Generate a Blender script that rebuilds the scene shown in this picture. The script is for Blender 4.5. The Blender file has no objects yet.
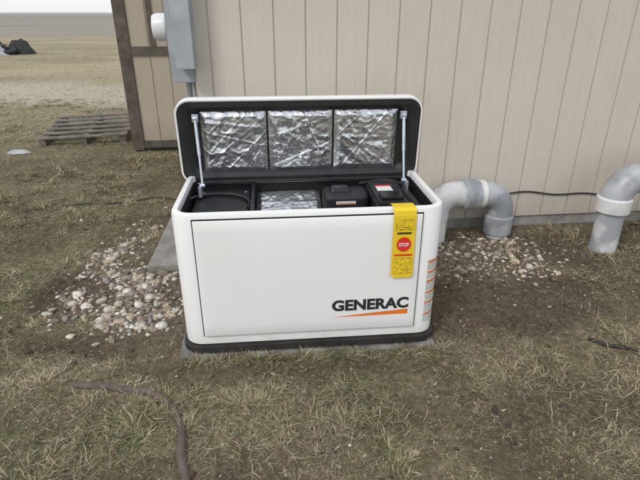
import bpy, bmesh, math, numpy as np
from mathutils import Vector, Matrix
rng=np.random.default_rng(7)
R=math.radians
sc=bpy.context.scene

# ---------------- noise ----------------
def _h(ix,iy,seed):
    n=(ix.astype(np.int64)*374761393+iy.astype(np.int64)*668265263+seed*1442695041)&0xffffffff
    n=((n^(n>>13))*1274126177)&0xffffffff
    n=(n^(n>>16))&0xffffffff
    return n/4294967295.0
def vn(x,y,s,seed=0):
    x=np.asarray(x,float)/s; y=np.asarray(y,float)/s
    ix=np.floor(x); iy=np.floor(y); fx=x-ix; fy=y-iy
    fx=fx*fx*(3-2*fx); fy=fy*fy*(3-2*fy)
    a=_h(ix,iy,seed); b=_h(ix+1,iy,seed); c=_h(ix,iy+1,seed); d=_h(ix+1,iy+1,seed)
    return (a*(1-fx)+b*fx)*(1-fy)+(c*(1-fx)+d*fx)*fy
def fbm(x,y,s,seed=0,o=3):
    r=0;a=1;t=0
    for i in range(o):
        r=r+a*vn(x,y,s/(2**i),seed+i*17); t+=a; a*=.5
    return r/t
def sstep(a,b,x):
    t=np.clip((x-a)/(b-a),0,1); return t*t*(3-2*t)

# ---------------- material helpers ----------------
def newmat(name):
    m=bpy.data.materials.new(name); m.use_nodes=True
    nt=m.node_tree; b=nt.nodes['Principled BSDF']; return m,nt,b
def mat(name,col,rough=.5,metal=0,var=.12,vs=6,bump=.0,bs=40,dirt=None,spec=None,bdist=.002,lo=.3,hi=.7):
    m,nt,b=newmat(name)
    b.inputs['Roughness'].default_value=rough; b.inputs['Metallic'].default_value=metal
    if spec is not None: b.inputs['Specular IOR Level'].default_value=spec
    tc=nt.nodes.new('ShaderNodeTexCoord')
    n=nt.nodes.new('ShaderNodeTexNoise'); n.inputs['Scale'].default_value=vs; n.inputs['Detail'].default_value=6
    nt.links.new(tc.outputs['Object'],n.inputs['Vector'])
    r=nt.nodes.new('ShaderNodeValToRGB'); r.color_ramp.elements[0].position=lo; r.color_ramp.elements[1].position=hi
    c2=dirt if dirt else tuple(c*(1-var*2) for c in col)
    r.color_ramp.elements[0].color=(*c2,1); r.color_ramp.elements[1].color=(*col,1)
    nt.links.new(n.outputs['Fac'],r.inputs['Fac']); nt.links.new(r.outputs['Color'],b.inputs['Base Color'])
    if bump>0:
        n2=nt.nodes.new('ShaderNodeTexNoise'); n2.inputs['Scale'].default_value=bs; n2.inputs['Detail'].default_value=8
        nt.links.new(tc.outputs['Object'],n2.inputs['Vector'])
        bp=nt.nodes.new('ShaderNodeBump'); bp.inputs['Strength'].default_value=bump; bp.inputs['Distance'].default_value=bdist
        nt.links.new(n2.outputs['Fac'],bp.inputs['Height']); nt.links.new(bp.outputs['Normal'],b.inputs['Normal'])
    return m

M={}
M['white']=mat('enclosure_paint',(.85,.85,.835),.28,0,.012,3,.03,300,bdist=.0005)
# light dust on the lowest part of the housing
def dusty(m,z0,z1,col,amt):
    nt=m.node_tree; b=nt.nodes['Principled BSDF']; src=b.inputs['Base Color'].links[0].from_socket
    tc=nt.nodes.new('ShaderNodeTexCoord'); sp=nt.nodes.new('ShaderNodeSeparateXYZ'); nt.links.new(tc.outputs['Object'],sp.inputs[0])
    n=nt.nodes.new('ShaderNodeTexNoise'); n.inputs['Scale'].default_value=14; n.inputs['Detail'].default_value=8; nt.links.new(tc.outputs['Object'],n.inputs['Vector'])
    ma=nt.nodes.new('ShaderNodeMath'); ma.operation='MULTIPLY_ADD'; ma.inputs[1].default_value=.15; nt.links.new(n.outputs['Fac'],ma.inputs[0]); nt.links.new(sp.outputs['Z'],ma.inputs[2])
    mr=nt.nodes.new('ShaderNodeMapRange'); mr.inputs[1].default_value=z0; mr.inputs[2].default_value=z1; mr.inputs[3].default_value=amt; mr.inputs[4].default_value=0
    nt.links.new(ma.outputs[0],mr.inputs[0])
    mx=nt.nodes.new('ShaderNodeMix'); mx.data_type='RGBA'; mx.inputs[7].default_value=(*col,1)
    nt.links.new(mr.outputs[0],mx.inputs[0]); nt.links.new(src,mx.inputs[6]); nt.links.new(mx.outputs[2],b.inputs['Base Color'])
dusty(M['white'],.13,.20,(.50,.46,.39),.3)
M['black']=mat('black_plastic',(.018,.018,.02),.55,0,.2,12,.2,300,bdist=.0005)
M['tray']=mat('dusty_black_tray',(.016,.016,.016),.6,0,.2,12,.2,300,dirt=(.036,.032,.028),lo=.35,hi=.6)
M['blackg']=mat('black_gloss',(.012,.012,.014),.3,0,.2,12)
M['grime']=mat('engine_metal',(.06,.06,.065),.5,.5,.25,20,.2,80)
M['steel']=mat('zinc_steel',(.62,.68,.74),.35,.7,.1,20)
M['conc']=mat('concrete',(.34,.33,.305),.9,0,.2,9,.5,60,dirt=(.19,.175,.15))
M['conc2']=mat('concrete_block',(.27,.26,.24),.92,0,.2,10,.6,90,dirt=(.11,.095,.075),lo=.38,hi=.62)
M['yellow']=mat('yellow_card',(.82,.58,.02),.5,0,.03,5)
M['red']=mat('red_print',(.75,.03,.02),.5,0,.03,5)
M['ink']=mat('ink_print',(.02,.03,.03),.5,0,.03,5)
M['orange']=mat('orange_print',(.85,.20,.02),.45,0,.03,5)
M['label']=mat('label_white',(.78,.78,.76),.5,0,.05,30)
M['trim']=mat('weathered_trim',(.15,.125,.105),.85,0,.25,12,.5,60,dirt=(.075,.062,.052))
M['greybox']=mat('galvanised_box',(.42,.45,.48),.5,.2,.12,7)
M['glass']=mat('meter_white',(.78,.79,.80),.25,0,.05,7)
M['pvc']=mat('pvc_paint',(.60,.61,.615),.38,0,.1,5,.03,60,dirt=(.34,.355,.38),lo=.42,hi=.54)
M['pvcg']=mat('pvc_primer_grey',(.43,.445,.465),.38,0,.1,5,.03,60,dirt=(.26,.275,.30),lo=.42,hi=.56)
M['pvcw']=mat('pvc_white',(.68,.68,.67),.35,0,.1,5,.03,60,dirt=(.50,.51,.515),lo=.35,hi=.55)
M['hose']=mat('muddy_hose',(.14,.105,.085),.75,0,.2,25,.5,80,dirt=(.07,.052,.043))
M['wire']=mat('black_wire',(.025,.024,.022),.6,0,.2,25)
M['pal']=mat('pallet_wood',(.23,.205,.175),.9,0,.2,9,.5,70,dirt=(.11,.095,.08))
M['roof']=mat('roof_metal',(.20,.19,.18),.6,0,.1,5)
M['tyre']=mat('tyre_rubber',(.035,.035,.037),.8,0,.2,12,.4,40)
M['plas']=mat('weathered_sheet',(.50,.53,.55),.6,0,.2,4,.4,12)

def printmat(name,bg,fg,sx,sz,th=.5):
    m,nt,b=newmat(name); b.inputs['Roughness'].default_value=.5
    tc=nt.nodes.new('ShaderNodeTexCoord'); sp=nt.nodes.new('ShaderNodeSeparateXYZ')
    nt.links.new(tc.outputs['Object'],sp.inputs[0])
    w=nt.nodes.new('ShaderNodeMath'); w.operation='MULTIPLY'; w.inputs[1].default_value=sz
    nt.links.new(sp.outputs['Z'],w.inputs[0])
    f=nt.nodes.new('ShaderNodeMath'); f.operation='FRACT'; nt.links.new(w.outputs[0],f.inputs[0])
    g=nt.nodes.new('ShaderNodeMath'); g.operation='GREATER_THAN'; g.inputs[1].default_value=.55
    nt.links.new(f.outputs[0],g.inputs[0])
    mp=nt.nodes.new('ShaderNodeMapping'); mp.inputs['Scale'].default_value=(sx,sx,sz)
    nt.links.new(tc.outputs['Object'],mp.inputs[0])
    n=nt.nodes.new('ShaderNodeTexNoise'); n.inputs['Scale'].default_value=1; nt.links.new(mp.outputs[0],n.inputs['Vector'])
    g2=nt.nodes.new('ShaderNodeMath'); g2.operation='GREATER_THAN'; g2.inputs[1].default_value=th
    nt.links.new(n.outputs['Fac'],g2.inputs[0])
    mu=nt.nodes.new('ShaderNodeMath'); mu.operation='MULTIPLY'
    nt.links.new(g.outputs[0],mu.inputs[0]); nt.links.new(g2.outputs[0],mu.inputs[1])
    mx=nt.nodes.new('ShaderNodeMix'); mx.data_type='RGBA'
    mx.inputs[6].default_value=(*bg,1); mx.inputs[7].default_value=(*fg,1)
    nt.links.new(mu.outputs[0],mx.inputs[0]); nt.links.new(mx.outputs[2],b.inputs['Base Color'])
    return m
M['ytext']=printmat('yellow_card_print',(.82,.58,.02),(.12,.08,.02),160,110,.5)
M['wtext']=printmat('white_label_print',(.75,.75,.72),(.10,.10,.10),200,160,.47)

m,nt,b=newmat('foil_insulation'); M['foil']=m
b.inputs['Metallic'].default_value=.93; b.inputs['Roughness'].default_value=.27; b.inputs['Base Color'].default_value=(.66,.675,.70,1)
tc=nt.nodes.new('ShaderNodeTexCoord')
nz=nt.nodes.new('ShaderNodeTexNoise'); nz.inputs['Scale'].default_value=45; nz.inputs['Detail'].default_value=6
nt.links.new(tc.outputs['Object'],nz.inputs['Vector'])
bp=nt.nodes.new('ShaderNodeBump'); bp.inputs['Strength'].default_value=.75; bp.inputs['Distance'].default_value=.006
nt.links.new(nz.outputs['Fac'],bp.inputs['Height']); nt.links.new(bp.outputs['Normal'],b.inputs['Normal'])

def siding(name,col,dirt):
    m,nt,b=newmat(name); b.inputs['Roughness'].default_value=.75
    tc=nt.nodes.new('ShaderNodeTexCoord')
    mp=nt.nodes.new('ShaderNodeMapping'); mp.inputs['Scale'].default_value=(60,60,2.2)
    nt.links.new(tc.outputs['Object'],mp.inputs[0])
    n=nt.nodes.new('ShaderNodeTexNoise'); n.inputs['Scale'].default_value=1.5; n.inputs['Detail'].default_value=8
    nt.links.new(mp.outputs[0],n.inputs['Vector'])
    n2=nt.nodes.new('ShaderNodeTexNoise'); n2.inputs['Scale'].default_value=1.1; n2.inputs['Detail'].default_value=5
    nt.links.new(tc.outputs['Object'],n2.inputs['Vector'])
    r=nt.nodes.new('ShaderNodeValToRGB'); e=r.color_ramp.elements
    e[0].position=.32; e[0].color=(*[c*.87 for c in col],1); e[1].position=.66; e[1].color=(*col,1)
    ad=nt.nodes.new('ShaderNodeMix'); ad.data_type='FLOAT'; ad.inputs[0].default_value=.6
    nt.links.new(n.outputs['Fac'],ad.inputs[2]); nt.links.new(n2.outputs['Fac'],ad.inputs[3])
    nt.links.new(ad.outputs[0],r.inputs['Fac'])
    sp=nt.nodes.new('ShaderNodeSeparateXYZ'); nt.links.new(tc.outputs['Object'],sp.inputs[0])
    n3=nt.nodes.new('ShaderNodeTexNoise'); n3.inputs['Scale'].default_value=5; n3.inputs['Detail'].default_value=7
    nt.links.new(tc.outputs['Object'],n3.inputs['Vector'])
    ma=nt.nodes.new('ShaderNodeMath'); ma.operation='MULTIPLY_ADD'; ma.inputs[1].default_value=.45; nt.links.new(n3.outputs['Fac'],ma.inputs[0])
    nt.links.new(sp.outputs['Z'],ma.inputs[2])
    mr=nt.nodes.new('ShaderNodeMapRange'); mr.inputs[1].default_value=.28; mr.inputs[2].default_value=.60; mr.inputs[3].default_value=.5; mr.inputs[4].default_value=0
    nt.links.new(ma.outputs[0],mr.inputs[0])
    mx=nt.nodes.new('ShaderNodeMix'); mx.data_type='RGBA'; mx.inputs[7].default_value=(*dirt,1)
    nt.links.new(mr.outputs[0],mx.inputs[0]); nt.links.new(r.outputs['Color'],mx.inputs[6])
    nt.links.new(mx.outputs[2],b.inputs['Base Color'])
    bp=nt.nodes.new('ShaderNodeBump'); bp.inputs['Strength'].default_value=.4; bp.inputs['Distance'].default_value=.002
    nt.links.new(n.outputs['Fac'],bp.inputs['Height']); nt.links.new(bp.outputs['Normal'],b.inputs['Normal'])
    return m
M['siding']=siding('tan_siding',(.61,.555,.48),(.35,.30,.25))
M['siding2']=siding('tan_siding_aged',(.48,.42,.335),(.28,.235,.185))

def vcmat(name,rough=.85,noise=0,bump=0):
    m,nt,b=newmat(name); b.inputs['Roughness'].default_value=rough; b.inputs['Specular IOR Level'].default_value=.25
    a=nt.nodes.new('ShaderNodeAttribute'); a.attribute_name='Col'
    out=a.outputs['Color']
    if noise:
        tc=nt.nodes.new('ShaderNodeTexCoord')
        n=nt.nodes.new('ShaderNodeTexNoise'); n.inputs['Scale'].default_value=noise; n.inputs['Detail'].default_value=10; n.inputs['Roughness'].default_value=.7
        nt.links.new(tc.outputs['Object'],n.inputs['Vector'])
        mr=nt.nodes.new('ShaderNodeMapRange'); mr.inputs[1].default_value=.3; mr.inputs[2].default_value=.7; mr.inputs[3].default_value=.45; mr.inputs[4].default_value=1.5
        nt.links.new(n.outputs['Fac'],mr.inputs[0])
        vm=nt.nodes.new('ShaderNodeVectorMath'); vm.operation='SCALE'
        nt.links.new(out,vm.inputs[0]); nt.links.new(mr.outputs[0],vm.inputs['Scale']); out=vm.outputs[0]
        if bump:
            bp=nt.nodes.new('ShaderNodeBump'); bp.inputs['Strength'].default_value=bump; bp.inputs['Distance'].default_value=.015
            nt.links.new(n.outputs['Fac'],bp.inputs['Height']); nt.links.new(bp.outputs['Normal'],b.inputs['Normal'])
    nt.links.new(out,b.inputs['Base Color'])
    return m
M['ground']=vcmat('dirt_ground',.95,22,.8)
M['grass']=vcmat('dry_grass_blades',.7)
M['stone']=vcmat('river_stone',.75,60,.15)

# ---------------- object helpers ----------------
def link(ob,parent=None):
    sc.collection.objects.link(ob)
    if parent: ob.parent=parent
    return ob
def empty(name,loc=(0,0,0),rz=0):
    e=bpy.data.objects.new(name,None); e.location=loc; e.rotation_euler=(0,0,rz); e.empty_display_size=.1
    return link(e)
def meshob(name,verts,faces,mt,parent=None,smooth=False,loc=None,rot=None):
    me=bpy.data.meshes.new(name); me.from_pydata([tuple(v) for v in verts],[],faces); me.update()
    bm=bmesh.new(); bm.from_mesh(me); bmesh.ops.recalc_face_normals(bm,faces=bm.faces); bm.to_mesh(me); bm.free()
    if smooth: me.polygons.foreach_set('use_smooth',[True]*len(me.polygons))
    mts=mt if isinstance(mt,list) else [mt]
    for x in mts: me.materials.append(x)
    ob=bpy.data.objects.new(name,me)
    if loc: ob.location=loc
    if rot: ob.rotation_euler=rot
    return link(ob,parent)
def box(name,mn,mx,mt,parent=None,bev=.004,loc=None,rot=None,seg=2):
    bm=bmesh.new(); bmesh.ops.create_cube(bm,size=1)
    s=[mx[i]-mn[i] for i in range(3)]; c=[(mx[i]+mn[i])/2 for i in range(3)]
    for v in bm.verts: v.co=Vector([v.co[i]*s[i]+c[i] for i in range(3)])
    if bev>0:
        bmesh.ops.bevel(bm,geom=list(bm.edges),offset=min(bev,min(s)*.45),segments=seg,affect='EDGES',profile=.7)
    me=bpy.data.meshes.new(name); bm.to_mesh(me); bm.free(); me.materials.append(mt)
    ob=bpy.data.objects.new(name,me)
    if loc: ob.location=loc
    if rot: ob.rotation_euler=rot
    return link(ob,parent)
def rrect(hx,hy,r,n=8,cx=0,cy=0):
    pts=[]
    for (sx,sy,a0) in ((1,1,0),(-1,1,90),(-1,-1,180),(1,-1,270)):
        for i in range(n+1):
            a=R(a0+90*i/n); pts.append((cx+sx*(hx-r)+r*math.cos(a),cy+sy*(hy-r)+r*math.sin(a)))
    return pts
def loft(name,loops,mt,parent=None,cap0=False,cap1=False,smooth=True,sharp=35,matidx=None):
    n=len(loops[0]); V=[p for l in loops for p in l]; F=[]
    for k in range(len(loops)-1):
        for i in range(n):
            j=(i+1)%n; F.append((k*n+i,k*n+j,(k+1)*n+j,(k+1)*n+i))
    if cap0: F.append(tuple(range(n)))
    if cap1: F.append(tuple(reversed(range((len(loops)-1)*n,len(loops)*n))))
    ob=meshob(name,V,F,mt,parent,smooth)
    if matidx:
        for k,mi in matidx.items():
            for i in range(n): ob.data.polygons[k*n+i].material_index=mi
    if smooth:
        try: ob.data.set_sharp_from_angle(angle=R(sharp))
        except Exception: pass
    return ob
def tube(name,path,rad,mt,parent=None,seg=16,cap=True):
    P=[Vector(p) for p in path]; n=len(P); rs=rad if isinstance(rad,(list,tuple)) else [rad]*n
    V=[];F=[];t0=None
    up=None
    for i in range(n):
        t=(P[min(i+1,n-1)]-P[max(i-1,0)])
        if t.length<1e-7: t=t0 or Vector((0,0,1))
        t.normalize()
        if up is None:
            up=Vector((0,0,1)) if abs(t.z)<.9 else Vector((0,1,0))
        a=up-t*up.dot(t)
        if a.length<1e-4: a=Vector((1,0,0))-t*t.x
        a.normalize(); up=a; c=t.cross(a); t0=t
        for k in range(seg):
            an=2*math.pi*k/seg; V.append(P[i]+(a*math.cos(an)+c*math.sin(an))*rs[i])
    for i in range(n-1):
        for k in range(seg):
            j=(k+1)%seg; F.append((i*seg+k,i*seg+j,(i+1)*seg+j,(i+1)*seg+k))
    if cap: F.append(tuple(range(seg))); F.append(tuple(range((n-1)*seg,n*seg)))
    ob=meshob(name,V,F,mt,parent,True)
    try: ob.data.set_sharp_from_angle(angle=R(40))
    except Exception: pass
    return ob
def catmull(pts,n=10):
    P=[np.array(p,float) for p in pts]; P=[2*P[0]-P[1]]+P+[2*P[-1]-P[-2]]; out=[]
    for i in range(1,len(P)-2):
        for k in range(n):
            t=k/n; a,b,c,d=P[i-1:i+3]
            out.append(.5*((2*b)+(-a+c)*t+(2*a-5*b+4*c-d)*t*t+(-a+3*b-3*c+d)*t**3))
    out.append(P[-2]); return out
def disc(name,c,r,nrm_axis,h,mt,parent,seg=20):
    c=Vector(c); a=Vector(nrm_axis).normalized()
    return tube(name,[c,c+a*h],r,mt,parent,seg)

YAW=R(5.2)
WS=math.tan(R(6.3)); WY=3.47
GC=(-.068,2.364)
def tolocal(x,y,c,a):
    dx=x-c[0]; dy=y-c[1]; return dx*math.cos(a)+dy*math.sin(a), -dx*math.sin(a)+dy*math.cos(a)

# ---------------- ground ----------------
def gh(x,y):
    x=np.asarray(x,float); y=np.asarray(y,float)
    near=1-sstep(12,40,np.hypot(x,y))
    h=(fbm(x,y,1.3,3)-.5)*.06+(fbm(x,y,.22,9)-.5)*.032+(fbm(x,y,.06,19,2)-.5)*.014
    lx,ly=tolocal(x,y,GC,YAW)
    q=np.maximum(np.abs(lx)-.66,np.abs(ly)-.38)
    m=sstep(-.02,.25,q)
    d=y-(WY+WS*x); m2=np.where(x>-1.1,1-sstep(-.35,-.05,d),1)
    h=h*near*np.minimum(m,.25+.75*m2)
    far=sstep(60,300,np.hypot(x,y))*(fbm(x,y,160,5)-.5)*.35
    return h+far
def masks(x,y):
    w=(fbm(x,y,.3,31)-.5)
    gl=1-sstep(.6,1.15,np.hypot((x+1.20)/.42,(y-2.55)/.42)+w*1.1)
    gl=np.maximum(gl,.8*(1-sstep(.5,1.2,np.hypot((x+1.36)/.28,(y-3.15)/.62)+w*1.2)))
    gl=np.maximum(gl,1-sstep(.6,1.1,np.hypot((x+.85)/.2,(y-2.36)/.22)+w*.8))
    gr=1-sstep(.5,1.2,np.hypot((x-1.12)/.50,(y-3.10)/.38)+w*1.1)
    soil=1-sstep(.6,1.25,np.hypot((x+1.58)/.28,(y-2.62)/.28)+w*1.2)
    soil=np.maximum(soil,.8*(1-sstep(.6,1.3,np.hypot((x+1.15)/.4,(y-2.1)/.13)+w*1.6)))
    soil=np.maximum(soil,.82*(1-sstep(.5,1.3,np.hypot((x-1.10)/.65,(y-2.40)/.42)+w*1.8)))
    soil=np.maximum(soil,.55*(1-sstep(.5,1.3,np.hypot((x-.95)/.9,(y-1.65)/.24)+w*1.8)))
    soil=np.maximum(soil,.65*(1-sstep(.6,1.2,np.hypot((x-1.7)/.9,(y-3.25)/.3)+w*1.6)))
    soil=np.maximum(soil,.6*(1-sstep(.5,1.3,np.hypot((x+.1)/.9,(y-1.90)/.12)+w*1.8)))
    soil=np.maximum(soil,.5*sstep(.56,.70,fbm(x,y,.42,131)))
    return gl,gr,soil
def axis(lims):
    out=[]
    for a,b,s in lims: out+=list(np.arange(a,b-1e-6,s))
    return np.array(out)
xs=axis([(-3000,-400,260),(-400,-80,40),(-80,-20,2.5),(-20,-6,.5),(-6,-3,.12),(-3,3,.03),(3,6,.12),(6,20,.7),(20,80,4),(80,400,40),(400,3001,260)])
ys=axis([(-3000,-400,260),(-400,-60,40),(-60,-5,5),(-5,.6,.3),(.6,4.4,.03),(4.4,9,.09),(9,24,.35),(24,90,2),(90,400,20),(400,4001,240)])
X,Y=np.meshgrid(xs,ys); Z=gh(X,Y)
nx,ny=len(xs),len(ys)
co=np.stack([X,Y,Z],-1).reshape(-1,3)
i=np.arange(nx*ny).reshape(ny,nx)
F=np.stack([i[:-1,:-1],i[:-1,1:],i[1:,1:],i[1:,:-1]],-1).reshape(-1,4)
def npmesh(name,co,F,k,mt,col=None,smooth=False):
    me=bpy.data.meshes.new(name)
    me.vertices.add(len(co)); me.vertices.foreach_set('co',co.astype(np.float32).ravel())
    nf=len(F); me.loops.add(nf*k); me.loops.foreach_set('vertex_index',F.astype(np.int32).ravel())
    me.polygons.add(nf); me.polygons.foreach_set('loop_start',(np.arange(nf)*k).astype(np.int32))
    me.update(calc_edges=True)
    if smooth: me.polygons.foreach_set('use_smooth',np.ones(nf,bool))
    if col is not None:
        a=me.color_attributes.new('Col','FLOAT_COLOR','POINT')
        c=np.ones((len(co),4),np.float32); c[:,:3]=col; a.data.foreach_set('color',c.ravel())
    me.materials.append(mt); me.validate()
    return link(bpy.data.objects.new(name,me))
x=co[:,0]; y=co[:,1]; d=np.hypot(x,y)
def lerp(a,b,t): return a*(1-t[:,None])+np.array(b)*t[:,None]
n1=fbm(x,y,.5,41); n2=fbm(x,y,2.5,43)
C=np.tile(np.array([.14,.115,.073]),(len(x),1))
C=lerp(C,(.21,.175,.11),sstep(.35,.7,n1)); C=lerp(C,(.115,.12,.055),sstep(.40,.62,n2)*.6)
gl,gr,soil=masks(x,y)
C=lerp(C,(.066,.047,.034),soil*.92)
C=lerp(C,(.13,.105,.08),np.maximum(gl,gr)*.8)
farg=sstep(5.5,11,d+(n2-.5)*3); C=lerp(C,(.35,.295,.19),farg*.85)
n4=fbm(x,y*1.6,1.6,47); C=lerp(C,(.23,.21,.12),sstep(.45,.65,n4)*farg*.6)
lane=sstep(8.6,9.4,y+.12*x+(n2-.5)*1.4)*(1-sstep(10.6,12.2,y+.12*x+(n2-.5)*1.8))*sstep(2.2,3.2,-x)
C=lerp(C,(.46,.41,.33),lane*.7)
n3=fbm(x,y*2.5,9,45); C=lerp(C,(.30,.26,.165),sstep(.4,.65,n3)*sstep(14,20,d)*.6)
C=lerp(C,(.39,.33,.22),sstep(.5,.7,fbm(x,y*3,6,49))*sstep(13,18,d)*.8)
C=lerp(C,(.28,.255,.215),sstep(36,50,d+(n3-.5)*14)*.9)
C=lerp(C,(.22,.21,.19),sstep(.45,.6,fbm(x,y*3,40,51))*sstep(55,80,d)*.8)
C=lerp(C,(.40,.40,.41),sstep(150,900,d)*.9)  # distance haze painted into the ground colour, paler towards the horizon
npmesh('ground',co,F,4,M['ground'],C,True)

# ---------------- grass ----------------
def excluded(x,y):
    lx,ly=tolocal(x,y,GC,YAW)
    e=(np.abs(lx)<.65)&(np.abs(ly)<.345)
    e|=(y>WY+WS*x-.03)&(x>-.82)
    e|=(x>-2.3)&(y>5.9)&(x<0)
    sx,sy=tolocal(x,y,(-.98,3.38),YAW); e|=(np.abs(sx)<.2)&(np.abs(sy)<.48)
    return e
def scatter(n,x0,x1,y0,y1):
    return rng.uniform(x0,x1,n), rng.uniform(y0,y1,n)
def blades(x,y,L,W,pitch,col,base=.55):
    n=len(x); z=gh(x,y)
    clump=vn(x,y,.10,77)*2*np.pi*2
    az=np.where(rng.random(n)<.5,clump+rng.normal(0,.5,n),rng.uniform(0,2*np.pi,n))
    dx,dy=np.cos(az),np.sin(az)
    bend=rng.uniform(-.6,.2,n)
    p0=np.stack([x,y,z-.002],1)
    c,s=np.cos(pitch),np.sin(pitch)
    mid=p0+np.stack([dx*c*L*.5,dy*c*L*.5,s*L*.5],1)
    p2=np.clip(pitch+bend,-.15,1.4); c2,s2=np.cos(p2),np.sin(p2)
    az2=az+rng.normal(0,.6,n)
    tip=mid+np.stack([np.cos(az2)*c2*L*.5,np.sin(az2)*c2*L*.5,s2*L*.5],1)
    sx=np.stack([-dy,dx,rng.uniform(-.5,.5,n)],1)*(W/2)[:,None]
    V=np.stack([p0-sx,p0+sx,mid+sx*.85,mid-sx*.85,tip],1).reshape(-1,3)
    b=np.arange(n)*5
    T=np.concatenate([np.stack([b,b+1,b+2],1),np.stack([b,b+2,b+3],1),np.stack([b+3,b+2,b+4],1)])
    Cc=np.repeat(col,5,axis=0).reshape(n,5,3); Cc[:,0:2]*=base
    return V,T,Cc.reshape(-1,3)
pal=np.array([[.54,.45,.285],[.40,.33,.205],[.27,.215,.135],[.50,.445,.33],[.16,.18,.068],[.165,.125,.082],[.64,.56,.39]])
def gcol(x,y,n,green=1.0,bright=1.0):
    g=fbm(x,y,.6,91); w=np.array([.23,.25,.14,.14,.09,.08,.06])
    P=np.tile(w,(n,1)); P[:,4]+=sstep(.42,.60,g)*.60*green*np.where(x<.7,1,.45)
    b=fbm(x,y,.4,97); P[:,5]+=sstep(.50,.68,b)*.35; P[:,2]+=sstep(.48,.66,b)*.3
    c=fbm(x,y,.25,99); P[:,6]+=sstep(.55,.75,c)*.3; P[:,0]+=sstep(.5,.75,c)*.4
    P/=P.sum(1,keepdims=True); cu=P.cumsum(1); k=(rng.random(n)[:,None]>cu).sum(1).clip(0,6)
    return pal[k]*rng.uniform(.6,1.15,n)[:,None]*bright
Vs=[];Ts=[];Cs=[];off=0
def add(x,y,Lr,Wr,green=1,bright=1,pit=(.03,.7),base=.55):
    global off
    gl,gr,soil=masks(x,y)
    dens=.30+.90*sstep(.32,.6,fbm(x,y,.22,63)); dens*=(1-.88*gl)*(1-.72*gr)*(1-.8*soil)
    keep=(rng.random(len(x))<dens)&~excluded(x,y)&(np.abs(x)<.78*np.maximum(y,.1)+.9)
    x,y=x[keep],y[keep]; soil=soil[keep]; n=len(x)
    tuft=sstep(.52,.75,fbm(x,y,.14,55))*(1-soil)
    L=rng.uniform(*Lr,n)*(.7+.9*tuft)*(1-.35*soil); W=rng.uniform(*Wr,n)
    pitch=rng.uniform(*pit,n)*(.5+.9*tuft)
    col=gcol(x,y,n,green,bright)*(1-.35*soil)[:,None]*(.85+.3*tuft)[:,None]
    V,T,Cc=blades(x,y,L,W,pitch,col,base); Vs.append(V); Ts.append(T+off); Cs.append(Cc); off+=len(V)
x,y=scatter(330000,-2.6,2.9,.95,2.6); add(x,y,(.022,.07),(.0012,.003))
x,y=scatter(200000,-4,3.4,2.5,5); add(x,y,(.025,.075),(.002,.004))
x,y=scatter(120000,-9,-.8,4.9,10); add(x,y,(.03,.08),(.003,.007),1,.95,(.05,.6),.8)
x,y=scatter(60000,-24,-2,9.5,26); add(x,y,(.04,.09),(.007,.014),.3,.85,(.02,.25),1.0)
tc=[(2.05,3.08,.09),(1.95,3.12,.06),(2.2,3.15,.08),(1.6,2.0,.13),(1.78,2.15,.12),(1.4,1.8,.1),(1.85,3.4,.1),(2.4,3.5,.1),(-1.9,3.9,.1),(1.2,1.45,.12),(1.7,1.6,.14),(-1.75,2.1,.1),(.15,1.62,.12),(-.2,1.45,.12),(-2.1,5.7,.1),(-2.3,5.6,.1),(-1.8,5.7,.1),(.75,2.75,.05),(-1.0,1.4,.12),(1.05,1.9,.08),(1.35,3.2,.05)]
tx=[];ty=[]
for cx,cy,sg in tc:
    n=int(380*sg/.08); r=rng.normal(0,sg,(n,2)); tx.append(cx+r[:,0]); ty.append(cy+r[:,1])
# sparse ragged fringe where grass laps over the paver edge
n=2600; fx=rng.uniform(-.68,.66,n); fyy=rng.normal(-.372,.018,n)
ca,sa=math.cos(YAW),math.sin(YAW)
kf=vn(fx,fyy*0,.09,313)>.42
tx.append((GC[0]+fx*ca-fyy*sa)[kf]); ty.append((GC[1]+fx*sa+fyy*ca)[kf])
tx=np.concatenate(tx); ty=np.concatenate(ty)
k=~excluded(tx,ty); tx,ty=tx[k],ty[k]; n=len(tx)
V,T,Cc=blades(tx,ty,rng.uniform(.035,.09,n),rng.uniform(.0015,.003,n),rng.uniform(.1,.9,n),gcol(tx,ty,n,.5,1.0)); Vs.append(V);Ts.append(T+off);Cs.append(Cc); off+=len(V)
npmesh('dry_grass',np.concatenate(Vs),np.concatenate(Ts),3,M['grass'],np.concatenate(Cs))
x,y=scatter(24000,-3,3,.95,4.2); k=~excluded(x,y)&(rng.random(len(x))<.25+.6*sstep(.4,.65,fbm(x,y,.3,207))); x,y=x[k],y[k]; n=len(x)
lc=np.array([[.11,.08,.055],[.19,.135,.09],[.28,.22,.15],[.075,.058,.045],[.40,.345,.26]])[rng.integers(0,5,n)]*rng.uniform(.7,1.1,n)[:,None]
V,T,Cc=blades(x,y,rng.uniform(.008,.028,n),rng.uniform(.003,.009,n),rng.uniform(-.1,.5,n),lc,1.0)
npmesh('leaf_litter',V+np.array([0,0,.004]),T,3,M['grass'],Cc)

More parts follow.
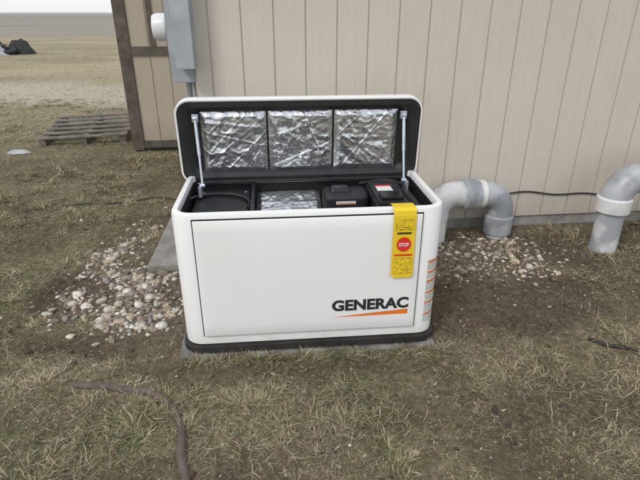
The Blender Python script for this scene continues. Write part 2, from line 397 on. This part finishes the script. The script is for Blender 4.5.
# ---------------- stones ----------------
bmi=bmesh.new(); bmesh.ops.create_icosphere(bmi,subdivisions=2,radius=1); bmi.verts.ensure_lookup_table()
IV=np.array([v.co[:] for v in bmi.verts]); IF=np.array([[v.index for v in f.verts] for f in bmi.faces]); bmi.free()
spal=np.array([[.50,.445,.36],[.38,.33,.26],[.56,.52,.45],[.30,.235,.17],[.26,.24,.21],[.45,.37,.27],[.62,.58,.52],[.18,.15,.12]])
def stones(name,px,py,size,dz=.3,pal=spal,dark=1.0):
    n=len(px); z=gh(px,py); k=len(IV)
    S=size[:,None]*np.stack([rng.uniform(.8,1.4,n),rng.uniform(.55,1,n),rng.uniform(.35,.75,n)],1)
    ph=rng.uniform(0,6.28,(n,3))
    P=IV[None]*(1+.18*np.sin(IV[None,:,0]*2.3+ph[:,0:1])+.15*np.sin(IV[None,:,1]*2.9+ph[:,1:2])+.12*np.sin(IV[None,:,2]*3.3+ph[:,2:3]))[...,None]
    P=P*S[:,None,:]
    a=rng.uniform(0,6.28,n); t=rng.normal(0,.3,n)
    ca,sa,ct,st=np.cos(a),np.sin(a),np.cos(t),np.sin(t)
    y1=P[...,1]*ct[:,None]-P[...,2]*st[:,None]; z1=P[...,1]*st[:,None]+P[...,2]*ct[:,None]; x1=P[...,0]
    V=np.stack([x1*ca[:,None]-y1*sa[:,None]+px[:,None],x1*sa[:,None]+y1*ca[:,None]+py[:,None],z1+(z+S[:,2]*dz)[:,None]],-1).reshape(-1,3)
    FF=(IF[None]+(np.arange(n)*k)[:,None,None]).reshape(-1,3)
    c=pal[rng.integers(0,len(pal),n)]*rng.uniform(.75,1.1,n)[:,None]*dark
    return npmesh(name,V,FF,3,M['stone'],np.repeat(c,k,axis=0),True)
x,y=scatter(12000,-2.0,-.55,1.95,4.2); gl,gr,so=masks(x,y); lx,ly=tolocal(x,y,GC,YAW)
br=sstep(.30,.55,fbm(x,y,.16,171))
k=(rng.random(len(x))<gl**1.3*(.14+.55*br)+.005)&~excluded(x,y)&~((np.abs(lx)<.70)&(np.abs(ly)<.42))
x,y=x[k],y[k]; s=np.clip(rng.lognormal(math.log(.0115),.48,len(x)),.004,.034)
stones('gravel',x,y,s,.10)
x,y=scatter(4200,.6,2.0,2.6,3.6); gl,gr,so=masks(x,y); k=(rng.random(len(x))<gr*.42+.01)&~excluded(x,y)
x,y=x[k],y[k]; s=np.clip(rng.lognormal(math.log(.009),.45,len(x)),.004,.028)
stones('gravel',x,y,s,.10)
x,y=scatter(260,-2.5,2.6,1.1,5); k=~excluded(x,y); x,y=x[k],y[k]
x=np.append(x,[.36,-.62,-1.35,1.3]); y=np.append(y,[1.40,2.02,3.9,2.42]); s=np.append(rng.uniform(.003,.010,len(x)-4),[.021,.014,.02,.012])
stones('scattered_pebbles',x,y,s,.3,dark=.85)
x,y=scatter(12000,-1.9,2.6,1.2,3.6); gl,gr,so=masks(x,y); k=(rng.random(len(x))<so*.5)&~excluded(x,y); x,y=x[k],y[k]
stones('soil_clods',x,y,np.clip(rng.lognormal(math.log(.005),.6,len(x)),.002,.020),.05,np.array([[.08,.058,.043],[.11,.08,.058],[.155,.12,.088],[.06,.045,.035]]))

# ---------------- generator ----------------
G=empty('standby_generator',(GC[0],GC[1],0),YAW)
def lp(hx,hy,r,z): return [(a,b,z) for a,b in rrect(hx,hy,r)]
PAD=empty('concrete_pad',(GC[0],GC[1],0),YAW)
for i,(a,b) in enumerate([(-.652,-.22),(-.215,.20),(.205,.624)]):
    box('paver_%d'%(i+1),(a,-.343,-.06),(b,-.005,.018),M['conc2'],PAD,.006,rot=(R(.3*(i-1)),0,R(.3*(1-i))))
    box('paver_%d'%(i+4),(a,.002,-.06),(b,.345,.018),M['conc2'],PAD,.006)
HX,HY=.618,.315; ZT=.745
loft('base_tray',[lp(.622,.318,.09,.0235),lp(.632,.328,.095,.028),lp(.632,.328,.095,.058),lp(.616,.312,.09,.064)],M['tray'],G,True,True)
loft('enclosure_shell',[lp(HX-.006,HY-.006,.085,.066),lp(HX,HY,.09,.072),lp(HX,HY,.09,ZT-.012),lp(HX-.004,HY-.004,.088,ZT-.002),lp(HX-.010,HY-.010,.082,ZT),
   lp(HX-.028,HY-.028,.066,ZT),lp(HX-.031,HY-.031,.063,ZT-.006),lp(HX-.031,HY-.031,.063,ZT-.03),lp(HX-.035,HY-.035,.06,ZT-.031),lp(HX-.035,HY-.035,.06,.40)],
   [M['white'],M['black']],G,True,True,matidx={7:1,8:1})
G.children[-1].data.polygons[-1].material_index=1
box('panel_shadow_gap',(-.522,-HY-.0045,.118),(.508,-HY+.004,ZT-.022),M['black'],G,.001)  # black frame added behind the panel, darkens the seam like a shadow gap
def panel():
    nx,nz=30,10; V=[];F=[]
    x0,x1,z0,z1=-.516,.502,.124,ZT-.027
    for j in range(nz+1):
        for i in range(nx+1):
            u=i/nx; v=j/nz
            bulge=.010+.007*math.sin(math.pi*u)**.5*math.sin(math.pi*v)**.5
            V.append((x0+(x1-x0)*u,-HY-bulge,z0+(z1-z0)*v))
    for j in range(nz):
        for i in range(nx): a=j*(nx+1)+i; F.append((a,a+1,a+nx+2,a+nx+1))
    ob=meshob('front_panel',V,F,M['white'],G,True)
    md=ob.modifiers.new('s','SOLIDIFY'); md.thickness=.009; md.offset=0
    bv=ob.modifiers.new('b','BEVEL'); bv.width=.002; bv.segments=2; bv.limit_method='ANGLE'
    return ob
panel()
def fy(x,z):
    u=(x+.516)/1.018; v=(z-.124)/(ZT-.027-.124)
    u=min(max(u,0),1); v=min(max(v,0),1)
    return -HY-(.010+.007*math.sin(math.pi*u)**.5*math.sin(math.pi*v)**.5)-.0045
cu=bpy.data.curves.new('lettering','FONT'); cu.body='GENERAC'; cu.size=1; cu.offset=.042; cu.resolution_u=4
t=bpy.data.objects.new('lettering_tmp',cu); sc.collection.objects.link(t)
bpy.context.view_layer.update()
me=bpy.data.meshes.new_from_object(t); bpy.data.objects.remove(t)
vs=np.array([v.co[:] for v in me.vertices]); mn=vs.min(0); mx=vs.max(0)
for v in me.vertices:
    X_=.095+(v.co.x-mn[0])/(mx[0]-mn[0])*.372; Z_=.234+(v.co.y-mn[1])/(mx[1]-mn[1])*.062
    v.co=(X_,fy(X_,Z_)-.0015,Z_)
me.materials.clear(); me.materials.append(M['ink'])
for p in me.polygons: p.material_index=0
link(bpy.data.objects.new('lettering',me),G)
def strip(name,pts,mt,off=.0012):
    V=[(p[0],fy(p[0],p[1])-off,p[1]) for p in pts]; return meshob(name,V,[tuple(range(len(V)))],mt,G)
strip('logo_swoosh',[(.098,.200),(.25,.201),(.466,.201),(.466,.228),(.30,.217)],M['orange'])
def tag():
    xa,xb=.367,.468
    prof=[(-.20,ZT-.035),(-.262,ZT+.004),(-HY+.02,ZT+.006),(-HY-.004,ZT+.006),(-HY-.020,ZT-.006),(-HY-.0245,ZT-.03),(-HY-.0245,.62),(-HY-.026,.55),(-HY-.027,.48),(-HY-.030,.425),(-HY-.031,.41)]
    V=[];F=[]
    for k,(yy,zz) in enumerate(prof):
        ins=.012 if k==len(prof)-1 else 0
        V+= [(xa+ins,yy,zz),(xb+.004*k/10-ins,yy,zz)]
    for k in range(len(prof)-1): F.append((2*k,2*k+1,2*k+3,2*k+2))
    ob=meshob('yellow_tag',V,F,M['yellow'],G); md=ob.modifiers.new('s','SOLIDIFY'); md.thickness=.0008; md.offset=0
    def q(n,x0,x1,z0,z1,mt):
        yy=lambda z: -HY-(.0245+ max(0,(.62-z))*.031)-.0022
        meshob(n,[(x0,yy(z0),z0),(x1,yy(z0),z0),(x1,yy(z1),z1),(x0,yy(z1),z1)],[(0,1,2,3)],mt,G)
    q('tag_text_1',xa+.012,xb-.006,.650,.705,M['ytext'])
    q('tag_text_2',xa+.012,xb-.006,.43,.51,M['ytext'])
    q('tag_band',xa+.02,xb-.016,.629,.638,M['ink'])
    q('tag_band_2',xa+.01,xb-.006,.522,.530,M['red'])
    seg=20; V=[];c=((xa+xb)/2+.002,.580)
    for k in range(seg):
        a=2*math.pi*k/seg; V.append((c[0]+.033*math.cos(a),-HY-.0300,c[1]+.036*math.sin(a)))
    meshob('tag_disc',V,[tuple(range(seg))],M['red'],G)
    cu=bpy.data.curves.new('tag_disc_text','FONT'); cu.body='STOP'; cu.size=1; cu.offset=.03
    t=bpy.data.objects.new('tmp',cu); sc.collection.objects.link(t); bpy.context.view_layer.update()
    me=bpy.data.meshes.new_from_object(t); bpy.data.objects.remove(t)
    vs=np.array([v.co[:] for v in me.vertices]); mn=vs.min(0); mx=vs.max(0)
    for v in me.vertices: v.co=(c[0]-.023+(v.co.x-mn[0])/(mx[0]-mn[0])*.046,-HY-.0312,c[1]-.010+(v.co.y-mn[1])/(mx[1]-mn[1])*.018)
    me.materials.clear(); me.materials.append(M['label']); link(bpy.data.objects.new('tag_disc_text',me),G)
tag()
def corner(name,a0,a1,z0,z1,mt,off):
    cx,cy,r=HX-.09,-HY+.09,.09+off; n=8; V=[];F=[]
    for k in range(n+1):
        a=R(a0+(a1-a0)*k/n)
        V+=[(cx+r*math.cos(a),cy+r*math.sin(a),z0),(cx+r*math.cos(a),cy+r*math.sin(a),z1)]
    for k in range(n): F.append((2*k,2*k+2,2*k+3,2*k+1))
    meshob(name,V,F,mt,G,True)
zz=.475
for i,h in enumerate([.05,.045,.055,.05,.06,.05]):
    corner('sticker_%d'%i,286,336,zz-h,zz,M['wtext'],.0012)
    corner('sticker_head_%d'%i,286,336,zz-.010,zz-.001,M['orange'],.0022)
    zz-=h+.006
# ---- interior ----
IZ=.402
box('left_bay_cover',(-.565,-.262,IZ),(-.28,.255,.665),M['black'],G,.02,seg=3)
tube('air_duct_ring',[(-.45+.17*math.sin(a),-.02+.17*math.cos(a),.678) for a in np.linspace(-2.2,1.9,28)],.008,M['blackg'],G,8)
box('bay_divider',(-.275,-.268,IZ),(-.262,.262,.70),M['black'],G,.003)
def foil(name,o,ux,vy,nu,nv,amp,seed,parent=G,nrm=(0,-1,0)):
    o=Vector(o);ux=Vector(ux);vy=Vector(vy);N=Vector(nrm)
    iu=np.linspace(0,1,nu); iv=np.linspace(0,1,nv); U,Vv=np.meshgrid(iu,iv)
    Lu,Lv=ux.length,vy.length
    px=U*Lu; py=Vv*Lv
    wx=px+.03*fbm(px,py,.06,seed+5); wy=py+.03*fbm(px,py,.06,seed+8)
    ridge=1-np.abs(fbm(wx,wy,.085,seed,3)*2-1)*1.9
    cre=0
    rr=np.random.default_rng(seed)
    for _ in range(30):
        a=rr.choice([.7,-.6,1.5,.2,2.2])+rr.normal(0,.25); c=rr.uniform(0,Lu)*math.cos(a)+rr.uniform(0,Lv)*math.sin(a)
        dd=px*math.cos(a)+py*math.sin(a)-c; wdt=rr.uniform(.006,.016)
        cre=cre+np.maximum(0,1-np.abs(dd)/wdt)*rr.uniform(-.5,1)*(.3+.7*vn(px,py,.07,seed+_))
    pill=np.minimum(1,np.minimum(U,1-U)*12)*np.minimum(1,np.minimum(Vv,1-Vv)*12)
    H=pill*np.maximum(.012+amp*.9*ridge+cre*amp*.6,.001)
    P=[o+ux*float(a)+vy*float(b)+N*float(h) for a,b,h in zip(U.ravel(),Vv.ravel(),H.ravel())]
    F=[(j*nu+i,j*nu+i+1,(j+1)*nu+i+1,(j+1)*nu+i) for j in range(nv-1) for i in range(nu-1)]
    return meshob(name,P,F,M['foil'],parent,True)
foil('engine_foil_blanket',(-.255,-.02,.60),(.34,0,0),(0,.27,.045),70,50,.006,5,nrm=(0,0,1))
box('foil_support',(-.255,-.02,IZ),(.085,.25,.597),M['grime'],G,.01)
box('front_crossbar',(-.262,-.262,.655),(.50,-.235,.69),M['black'],G,.004)
box('engine_block',(-.22,-.22,IZ),(.08,-.04,.56),M['grime'],G,.02)
for k in range(9): box('cooling_fin_%d'%k,(-.20+k*.03,-.21,.56),(-.192+k*.03,-.06,.59),M['grime'],G,.001)
def rounded(name,hx,hy,z0,z1,c,mt,r=.04):
    L=[[(c[0]+a,c[1]+b,z0) for a,b in rrect(hx,hy,r)]]
    for k in range(5):
        t=k/4*math.pi/2; ins=.025*(1-math.cos(t)); z=z1-.025+.025*math.sin(t)
        L.append([(c[0]+a,c[1]+b,z) for a,b in rrect(hx-ins,hy-ins,max(r-ins,.008))])
    return loft(name,L,mt,G,True,True)
rounded('air_cleaner_cover',.115,.085,IZ,.70,(.205,.08),M['black'])
rounded('oil_filler_dome',.055,.045,.69,.722,(.18,.09),M['blackg'],.02)
meshob('engine_label',[(.15,-.0055,.655),(.25,-.0055,.655),(.25,-.0055,.672),(.15,-.0055,.672)],[(0,1,2,3)],M['label'],G)
meshob('engine_label_stripe',[(.155,-.0065,.658),(.245,-.0065,.658),(.245,-.0065,.662),(.155,-.0065,.662)],[(0,1,2,3)],M['orange'],G)
box('control_box',(.335,-.23,IZ),(.555,.25,.685),M['black'],G,.012)
box('control_lid',(.345,-.13,.686),(.50,.22,.705),M['grime'],G,.006)
meshob('control_label',[(.37,.04,.7062),(.45,.04,.7062),(.45,.13,.7062),(.37,.13,.7062)],[(0,1,2,3)],M['label'],G)
meshob('control_label_head',[(.37,.112,.7075),(.45,.112,.7075),(.45,.13,.7075),(.37,.13,.7075)],[(0,1,2,3)],M['red'],G)
box('fuse_cover',(.36,-.105,.706),(.47,-.02,.722),M['blackg'],G,.006)
tube('harness',catmull([(.52,-.2,.70),(.50,0,.715),(.525,.15,.70),(.45,.235,.70),(.30,.22,.69)],8),.009,M['wire'],G,8)
tube('harness_2',catmull([(.33,-.22,.67),(.1,-.2,.65),(-.1,-.22,.64),(-.25,-.2,.66)],8),.007,M['wire'],G,8)
for i,(a,b) in enumerate([(-.53,-.22),(-.31,-.22),(-.31,.2),(-.53,.2),(-.42,-.235)]): disc('screw_%d'%i,(a,b,.665),.007,(0,0,1),.005,M['steel'],G,10)
# ---- lid ----
tilt=R(4); H0=Vector((-.008,.262,.695)); LL=.452
def LM(u,v,w): return (H0.x+u, H0.y-v*math.sin(tilt)+w*math.cos(tilt), H0.z+v*math.cos(tilt)+w*math.sin(tilt))
def ll(hx,hv,r,w,cv=LL/2): return [LM(a,b+cv,w) for a,b in rrect(hx,hv,r,10)]
LX=.638;LV=LL/2
loft('lid_shell',[ll(LX-.020,LV-.020,.060,.004),ll(LX-.010,LV-.010,.068,-.001),ll(LX-.003,LV-.003,.075,-.001),ll(LX,LV,.078,.004),ll(LX,LV,.078,.055),ll(LX-.008,LV-.008,.074,.072),ll(LX-.04,LV-.04,.06,.09),ll(LX-.15,LV-.10,.05,.105)],
     M['white'],G,False,True)
loft('lid_liner',[ll(LX-.011,LV-.011,.066,.0),ll(LX-.013,LV-.013,.066,-.004),ll(LX-.05,LV-.04,.06,-.005),ll(LX-.085,LV-.062,.04,.012),ll(LX-.095,LV-.072,.035,.034)],M['black'],G,False,True)
fw=.335
for i in range(3):
    u0=-.515+i*.345
    foil('lid_foil_%d'%(i+1),LM(u0,.062,.028),Vector(LM(fw,0,0))-Vector(LM(0,0,0)),Vector(LM(0,.325,0))-Vector(LM(0,0,0)),96,96,.008,11+i*7,nrm=(0,-1,-.07))
for s in (-1,1):
    a=Vector(LM(s*.535,.36,-.012)); b=Vector((s*.522,.12,.735)); m_=a.lerp(b,.55)+Vector((0,.004,0))
    tube('lid_strut_%s'%('l' if s<0 else 'r'),[a,m_],.0085,M['steel'],G,10)
    tube('lid_strut_lower_%s'%('l' if s<0 else 'r'),[m_,b],.006,M['steel'],G,10)
    disc('strut_pin',(a.x-.012,a.y,a.z),.012,(1,0,0),.024,M['steel'],G,12)
    disc('strut_pin',(b.x-.012,b.y,b.z),.011,(1,0,0),.024,M['steel'],G,12)
    box('strut_bracket',(a.x-.016,a.y,a.z-.02),(a.x+.016,a.y+.02,a.z+.02),M['steel'],G,.003)
    box('strut_foot',(b.x-.008+s*.012,b.y-.03,.68),(b.x+.008+s*.012,b.y+.03,.735),M['steel'],G,.002)
tube('hinge_rod',[(-.55,.252,.71),(.55,.252,.71)],.008,M['black'],G,10)

box('concrete_step',(-.19,-.47,-.05),(.19,.47,.035),M['conc'],None,.008,loc=(-.98,3.38,0),rot=(0,0,YAW))

# ---------------- shed building ----------------
S=empty('shed_building')
wa=math.atan(WS)
def grooved(name,p0,p1,z0,z1,mt,pitch=.2032,gw=.010,gd=.009,thick=.1,phase=0):
    p0=Vector(p0);p1=Vector(p1);L=(p1-p0).length; t=(p1-p0).normalized(); n=Vector((t.y,-t.x,0))
    prof=[(0,0)]; s=pitch-phase
    while s<L-.02:
        prof+=[(s-gw/2,0),(s-gw/2+.002,-gd),(s+gw/2-.002,-gd),(s+gw/2,0)]; s+=pitch
    prof+=[(L,0)]
    V=[];F=[]
    lp_=prof+[(L,-thick),(0,-thick)]; N=len(lp_)
    for z in (z0,z1):
        for (a,b) in lp_: V.append(p0+t*a+n*b+Vector((0,0,z)))
    for i in range(N): j=(i+1)%N; F.append((i,j,N+j,N+i))
    F.append(tuple(range(N))); F.append(tuple(range(N,2*N)))
    return meshob(name,V,F,mt,S)
def wy(x): return WY+WS*x
XL,XR=-.80,6.2; ZB,ZW=.09,2.75
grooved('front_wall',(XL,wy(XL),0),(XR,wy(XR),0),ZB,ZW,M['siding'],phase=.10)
nv=Vector((-math.sin(wa),math.cos(wa),0))
pL=Vector((XL,wy(XL),0)); pR=Vector((XR,wy(XR),0))
dp=5.0
pLb=pL+nv*dp; pRb=pR+nv*dp
grooved('side_wall_left',pLb,pL+nv*.102,ZB,ZW,M['siding2'])
grooved('side_wall_right',pR+nv*.102,pRb,ZB,ZW,M['siding2'])
grooved('rear_wall',pRb+nv*.001,pLb+nv*.001,ZB,ZW,M['siding2'])
def prism(name,pts,z0,z1,mt,parent=S):
    n=len(pts); V=[(p[0],p[1],z0) for p in pts]+[(p[0],p[1],z1) for p in pts]
    F=[tuple(range(n)),tuple(range(n,2*n))]+[(i,(i+1)%n,n+(i+1)%n,n+i) for i in range(n)]
    return meshob(name,V,F,mt,parent)
f=nv*.015; tt=Vector((math.cos(wa),math.sin(wa),0))
prism('foundation',[pL+f+tt*.01,pR+f-tt*.01,pRb-nv*.01-tt*.01,pLb-nv*.01+tt*.01],-.2,ZB-.002,M['conc'])
ra,rb,rc,rd=pL-nv*.18-tt*.2,pR-nv*.18+tt*.2,pRb+nv*.2+tt*.2,pLb+nv*.2-tt*.2
midl=(ra+rd)/2; midr=(rb+rc)/2
V=[(*ra[:2],ZW+.003),(*rb[:2],ZW+.003),(*rc[:2],ZW+.003),(*rd[:2],ZW+.003),(*midl[:2],ZW+1.1),(*midr[:2],ZW+1.1)]
meshob('roof',V,[(0,1,2,3),(0,1,5,4),(2,3,4,5),(0,4,3),(1,2,5)],M['roof'],S)
WX0,WYF=-2.12,5.98
wl=Vector((WX0,WYF,0)); wr=Vector((-1.02,WYF+WS*1.05,0))
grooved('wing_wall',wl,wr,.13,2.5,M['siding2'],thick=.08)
def board(name,a,b,z0,z1,pr,mt=M['trim'],th=.03):
    a=Vector(a);b=Vector(b); prism(name,[a-nv*pr,b-nv*pr,b-nv*(pr-th),a-nv*(pr-th)],z0,z1,mt)
board('wing_corner_post',wl-tt*.13,wl-tt*.002,.02,2.52,.02,th=.12)
board('wing_mid_rail',wl+tt*.002,wr,1.10,1.19,.024,th=.022)
board('wing_sill',wl+tt*.002,wr,.05,.126,.02,th=.08)
board('wing_stile',wl+tt*.22,wl+tt*.275,1.195,2.5,.022,th=.02)
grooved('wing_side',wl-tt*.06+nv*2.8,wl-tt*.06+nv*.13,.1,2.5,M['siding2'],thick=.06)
prism('wing_roof',[wl-tt*.3-nv*.15,wr-nv*.15,wr+nv*3,wl-tt*.3+nv*3],2.525,2.6,M['roof'])
tube('wall_cable',[(x,wy(x)-.008,.26+.012*math.sin(x*5)+.01*math.sin(x*13)-.02*(x-2)) for x in np.linspace(1.45,4.5,60)],.006,M['wire'],S,8)
tube('wall_cable_drop',catmull([(1.45,wy(1.45)-.008,.27),(1.40,wy(1.40)-.012,.2),(1.38,wy(1.38)-.03,.03)],6),.006,M['wire'],S,8)
E=empty('electric_meter_cabinet',(XL-.004,wy(XL)+.20,0),wa)
box('cabinet_body',(-.17,-.17,1.12),(0,.17,2.05),M['greybox'],E,.008)
box('cabinet_door',(-.182,-.158,1.15),(-.171,.158,2.02),M['greybox'],E,.004)
box('disconnect_box',(-.115,-.375,1.22),(-.004,-.20,1.95),M['greybox'],E,.006,loc=(0,.02,0))
tube('meter_base',[(-.182,0,1.45),(-.20,0,1.45)],.095,M['greybox'],E,28)
tube('meter_glass',[(-.20,0,1.45),(-.26,0,1.45),(-.285,0,1.45),(-.29,0,1.45)],[.085,.085,.075,.05],M['glass'],E,28)
tube('conduit',[(-.09,-.02,-.05),(-.09,-.02,1.13)],.024,M['greybox'],E,14)
tube('conduit_2',[(-.05,-.12,.3),(-.05,-.12,1.13)],.013,M['greybox'],E,12)
for z in (.45,.95): box('conduit_clip',(-.12,-.045,z),(-.0,.005,z+.025),M['steel'],E,.003)

# ---------------- pipes ----------------
def arc(c,a,b,r,n=10):
    c=Vector(c);a=Vector(a);b=Vector(b); return [c+a*r*math.cos(t)+b*r*math.sin(t) for t in np.linspace(0,math.pi/2,n)]
P1=empty('vent_pipe',(1.33,3.46,.02),wa)
r=.084
tube('riser',[(0,0,-.12),(0,0,.2)],r,M['pvc'],P1,32)
tube('riser_hub',[(0,0,.015),(0,0,.02),(0,0,.145),(0,0,.16)],[r+.016,r+.019,r+.019,r+.006],M['pvcg'],P1,32)
tube('elbow',[(0,0,.14)]+arc((-.13,0,.19),(1,0,0),(0,0,1),.13,14)+[(-.15,0,.32)],r+.007,M['pvcg'],P1,32)
tube('coupling_band',[(-.145,0,.32),(-.15,0,.32),(-.19,0,.322),(-.195,0,.322)],[r+.007,r+.018,r+.018,r+.007],M['pvcw'],P1,32)
tube('reducer_hub',[(-.19,0,.322),(-.20,0,.322),(-.30,-.01,.325),(-.31,-.01,.325)],[r+.01,r+.026,r+.026,r+.01],M['pvcg'],P1,32)
tube('second_elbow',[(-.30,-.01,.325),(-.34,-.01,.33)]+arc((-.36,-.01,.20),(0,0,1),(-1,0,0),.13,14)+[(-.49,-.01,.15)],r+.008,M['pvc'],P1,32)
tube('down_leg',[(-.49,-.01,.17),(-.49,-.01,-.12)],r,M['pvcw'],P1,32)
P2=empty('vent_pipe',(2.01,3.22,0),wa)
tube('riser',[(0,0,-.1),(0,0,.33)],.088,M['pvc'],P2,32)
tube('hub',[(0,0,.29),(0,0,.30),(0,0,.39),(0,0,.40)],[.09,.112,.112,.10],M['pvcw'],P2,32)
tube('elbow',[(0,0,.38)]+arc((.15,0,.38),(-1,0,0),(0,0,1),.15,14)+[(.18,0,.53)],.098,M['pvcg'],P2,32)
tube('coupling',[(.17,0,.53),(.18,0,.53),(.27,0,.53),(.28,0,.53)],[.098,.115,.115,.095],M['pvc'],P2,32)
tube('run',[(.27,0,.53),(.62,0,.53),(.66,.02,.53),(.70,.06,.53),(.71,.12,.53),(.71,.5,.53)],.09,M['pvcg'],P2,32)

def ground_line(name,pts,r,mt,lift=.6,n=14):
    p=catmull([(a,b,0) for a,b in pts],n); P=[]
    for q in p: P.append((q[0],q[1],float(gh(q[0],q[1]))+r*lift))
    return tube(name,P,r,mt,None,12)
ground_line('muddy_hose',[(-1.12,1.80),(-.945,1.775),(-.755,1.735),(-.64,1.66),(-.565,1.53),(-.53,1.40),(-.48,1.27),(-.40,1.1)],.018,M['hose'],.35)
ground_line('black_cable',[(1.38,2.13),(1.46,2.07),(1.6,2.03),(1.8,2.06),(2.2,2.0)],.010,M['wire'],.9)
ground_line('thin_cable',[(-2.5,3.95),(-2.1,4.12),(-1.774,4.17),(-1.5,4.3),(-1.2,4.2)],.006,M['wire'],.6)

# ---------------- pallet ----------------
PL=empty('wooden_pallet',(-3.12,6.88,.0),R(12))
PL.rotation_euler=(R(2.5),R(-1),R(12))
for i in range(3): box('runner_%d'%i,(-.52+i*.48,-.62,.02),(-.44+i*.48,.62,.125),M['pal'],PL,.004)
for i in range(6):
    y0=-.63+i*.232; j=float(rng.uniform(-.02,.02)); box('slat_%d'%i,(-.54+j,y0,.127),(.54+j,y0+.10,.145),M['pal'],PL,.003,rot=(0,0,float(rng.uniform(-.012,.012))))
for i in range(3): box('bottom_slat_%d'%i,(-.53,-.60+i*.56,.0),(.53,-.51+i*.56,.018),M['pal'],PL,.003)
def crumple(name,c,sx,sy,h,mt,seed,parent=None):
    n=16; V=[];F=[]
    for j in range(n+1):
        for i in range(n+1):
            u=i/n*2-1; v=j/n*2-1; xx=c[0]+u*sx*(1-.25*v*v); yy=c[1]+v*sy*(1-.3*u*u)
            e=max(0,1-max(abs(u),abs(v))**2)
            z=h*e*(.3+1.1*float(fbm(np.array(xx*4+seed),np.array(yy*4),.8,seed)))+.004
            V.append((xx,yy,float(gh(xx,yy))+z))
    for j in range(n):
        for i in range(n): a=j*(n+1)+i; F.append((a,a+1,a+n+2,a+n+1))
    return meshob(name,V,F,mt,parent)
crumple('plastic_litter',(-3.58,5.85),.14,.07,.05,M['plas'],3)
D=empty('debris_pile')
bx,by=-13.2,21.5
r2=np.random.default_rng(3)
for i in range(16):
    L=r2.uniform(.4,1.0); a=r2.uniform(0,3.14)
    box('plank_%d'%i,(-L/2,-.07,-.03),(L/2,.07,.03),M['trim'] if i%2 else M['tyre'],D,.006,loc=(bx+float(np.clip(r2.normal(0,.6),-1,1)),by+r2.normal(0,.3),r2.uniform(.06,.40)),rot=(r2.uniform(-.3,.3),r2.uniform(-.25,.25),a))
def torus(nm,c,Rr,r,rot):
    V=[];F=[];A=24;B=10
    mtx=Matrix.Rotation(rot[0],3,'X')@Matrix.Rotation(rot[1],3,'Y')
    for i in range(A):
        for j in range(B):
            a=2*math.pi*i/A;b_=2*math.pi*j/B
            V.append(Vector(c)+mtx@Vector(((Rr+r*math.cos(b_))*math.cos(a),(Rr+r*math.cos(b_))*math.sin(a),r*math.sin(b_))))
    for i in range(A):
        for j in range(B): F.append((i*B+j,((i+1)%A)*B+j,((i+1)%A)*B+(j+1)%B,i*B+(j+1)%B))
    meshob(nm,V,F,M['tyre'],D,True)
torus('tyre_1',(bx+.8,by-.3,.14),.26,.1,(.2,0)); torus('tyre_2',(bx-.6,by-.4,.3),.26,.1,(1.0,.4)); torus('tyre_3',(bx+.1,by,.36),.26,.1,(.3,.5))
crumple('tarp',(bx+.2,by-.5),.8,.35,.45,M['plas'],8,D)
crumple('tarp_2',(bx-.7,by+.1),.7,.4,.95,M['tyre'],12,D)
crumple('tarp_3',(bx+1.1,by+.1),.6,.3,.6,M['tyre'],15,D)

# ---------------- light ----------------
el=R(45); az=R(215)
w=bpy.data.worlds.new('World'); sc.world=w; w.use_nodes=True
nt=w.node_tree; bg=nt.nodes['Background']; sky=nt.nodes.new('ShaderNodeTexSky'); sky.sky_type='NISHITA'; sky.sun_disc=False
sky.sun_elevation=el; sky.sun_rotation=az; sky.air_density=1.0; sky.dust_density=1.0; sky.ozone_density=1.0
mx=nt.nodes.new('ShaderNodeMix'); mx.data_type='RGBA'; mx.inputs[0].default_value=.78   # thin high cloud layer over the clear sky
mx.inputs[7].default_value=(7.0,7.15,7.4,1)
nt.links.new(sky.outputs[0],mx.inputs[6]); nt.links.new(mx.outputs[2],bg.inputs[0]); bg.inputs[1].default_value=.145
sl=bpy.data.lights.new('sun','SUN'); sl.energy=1.5; sl.angle=R(16); sl.color=(1,.965,.915)
so=link(bpy.data.objects.new('sun',sl))
dv=Vector((math.sin(az)*math.cos(el),math.cos(az)*math.cos(el),math.sin(el)))
so.rotation_euler=dv.to_track_quat('Z','Y').to_euler()
cam=bpy.data.cameras.new('camera'); cam.sensor_width=36; cam.lens=36*500/640; cam.clip_end=6000; cam.clip_start=.05
co_=link(bpy.data.objects.new('camera',cam)); co_.location=(0,0,1.54); co_.rotation_euler=(R(65.5),0,0)
sc.camera=co_
sc.view_settings.view_transform='Standard'; sc.view_settings.look='None'; sc.view_settings.exposure=0
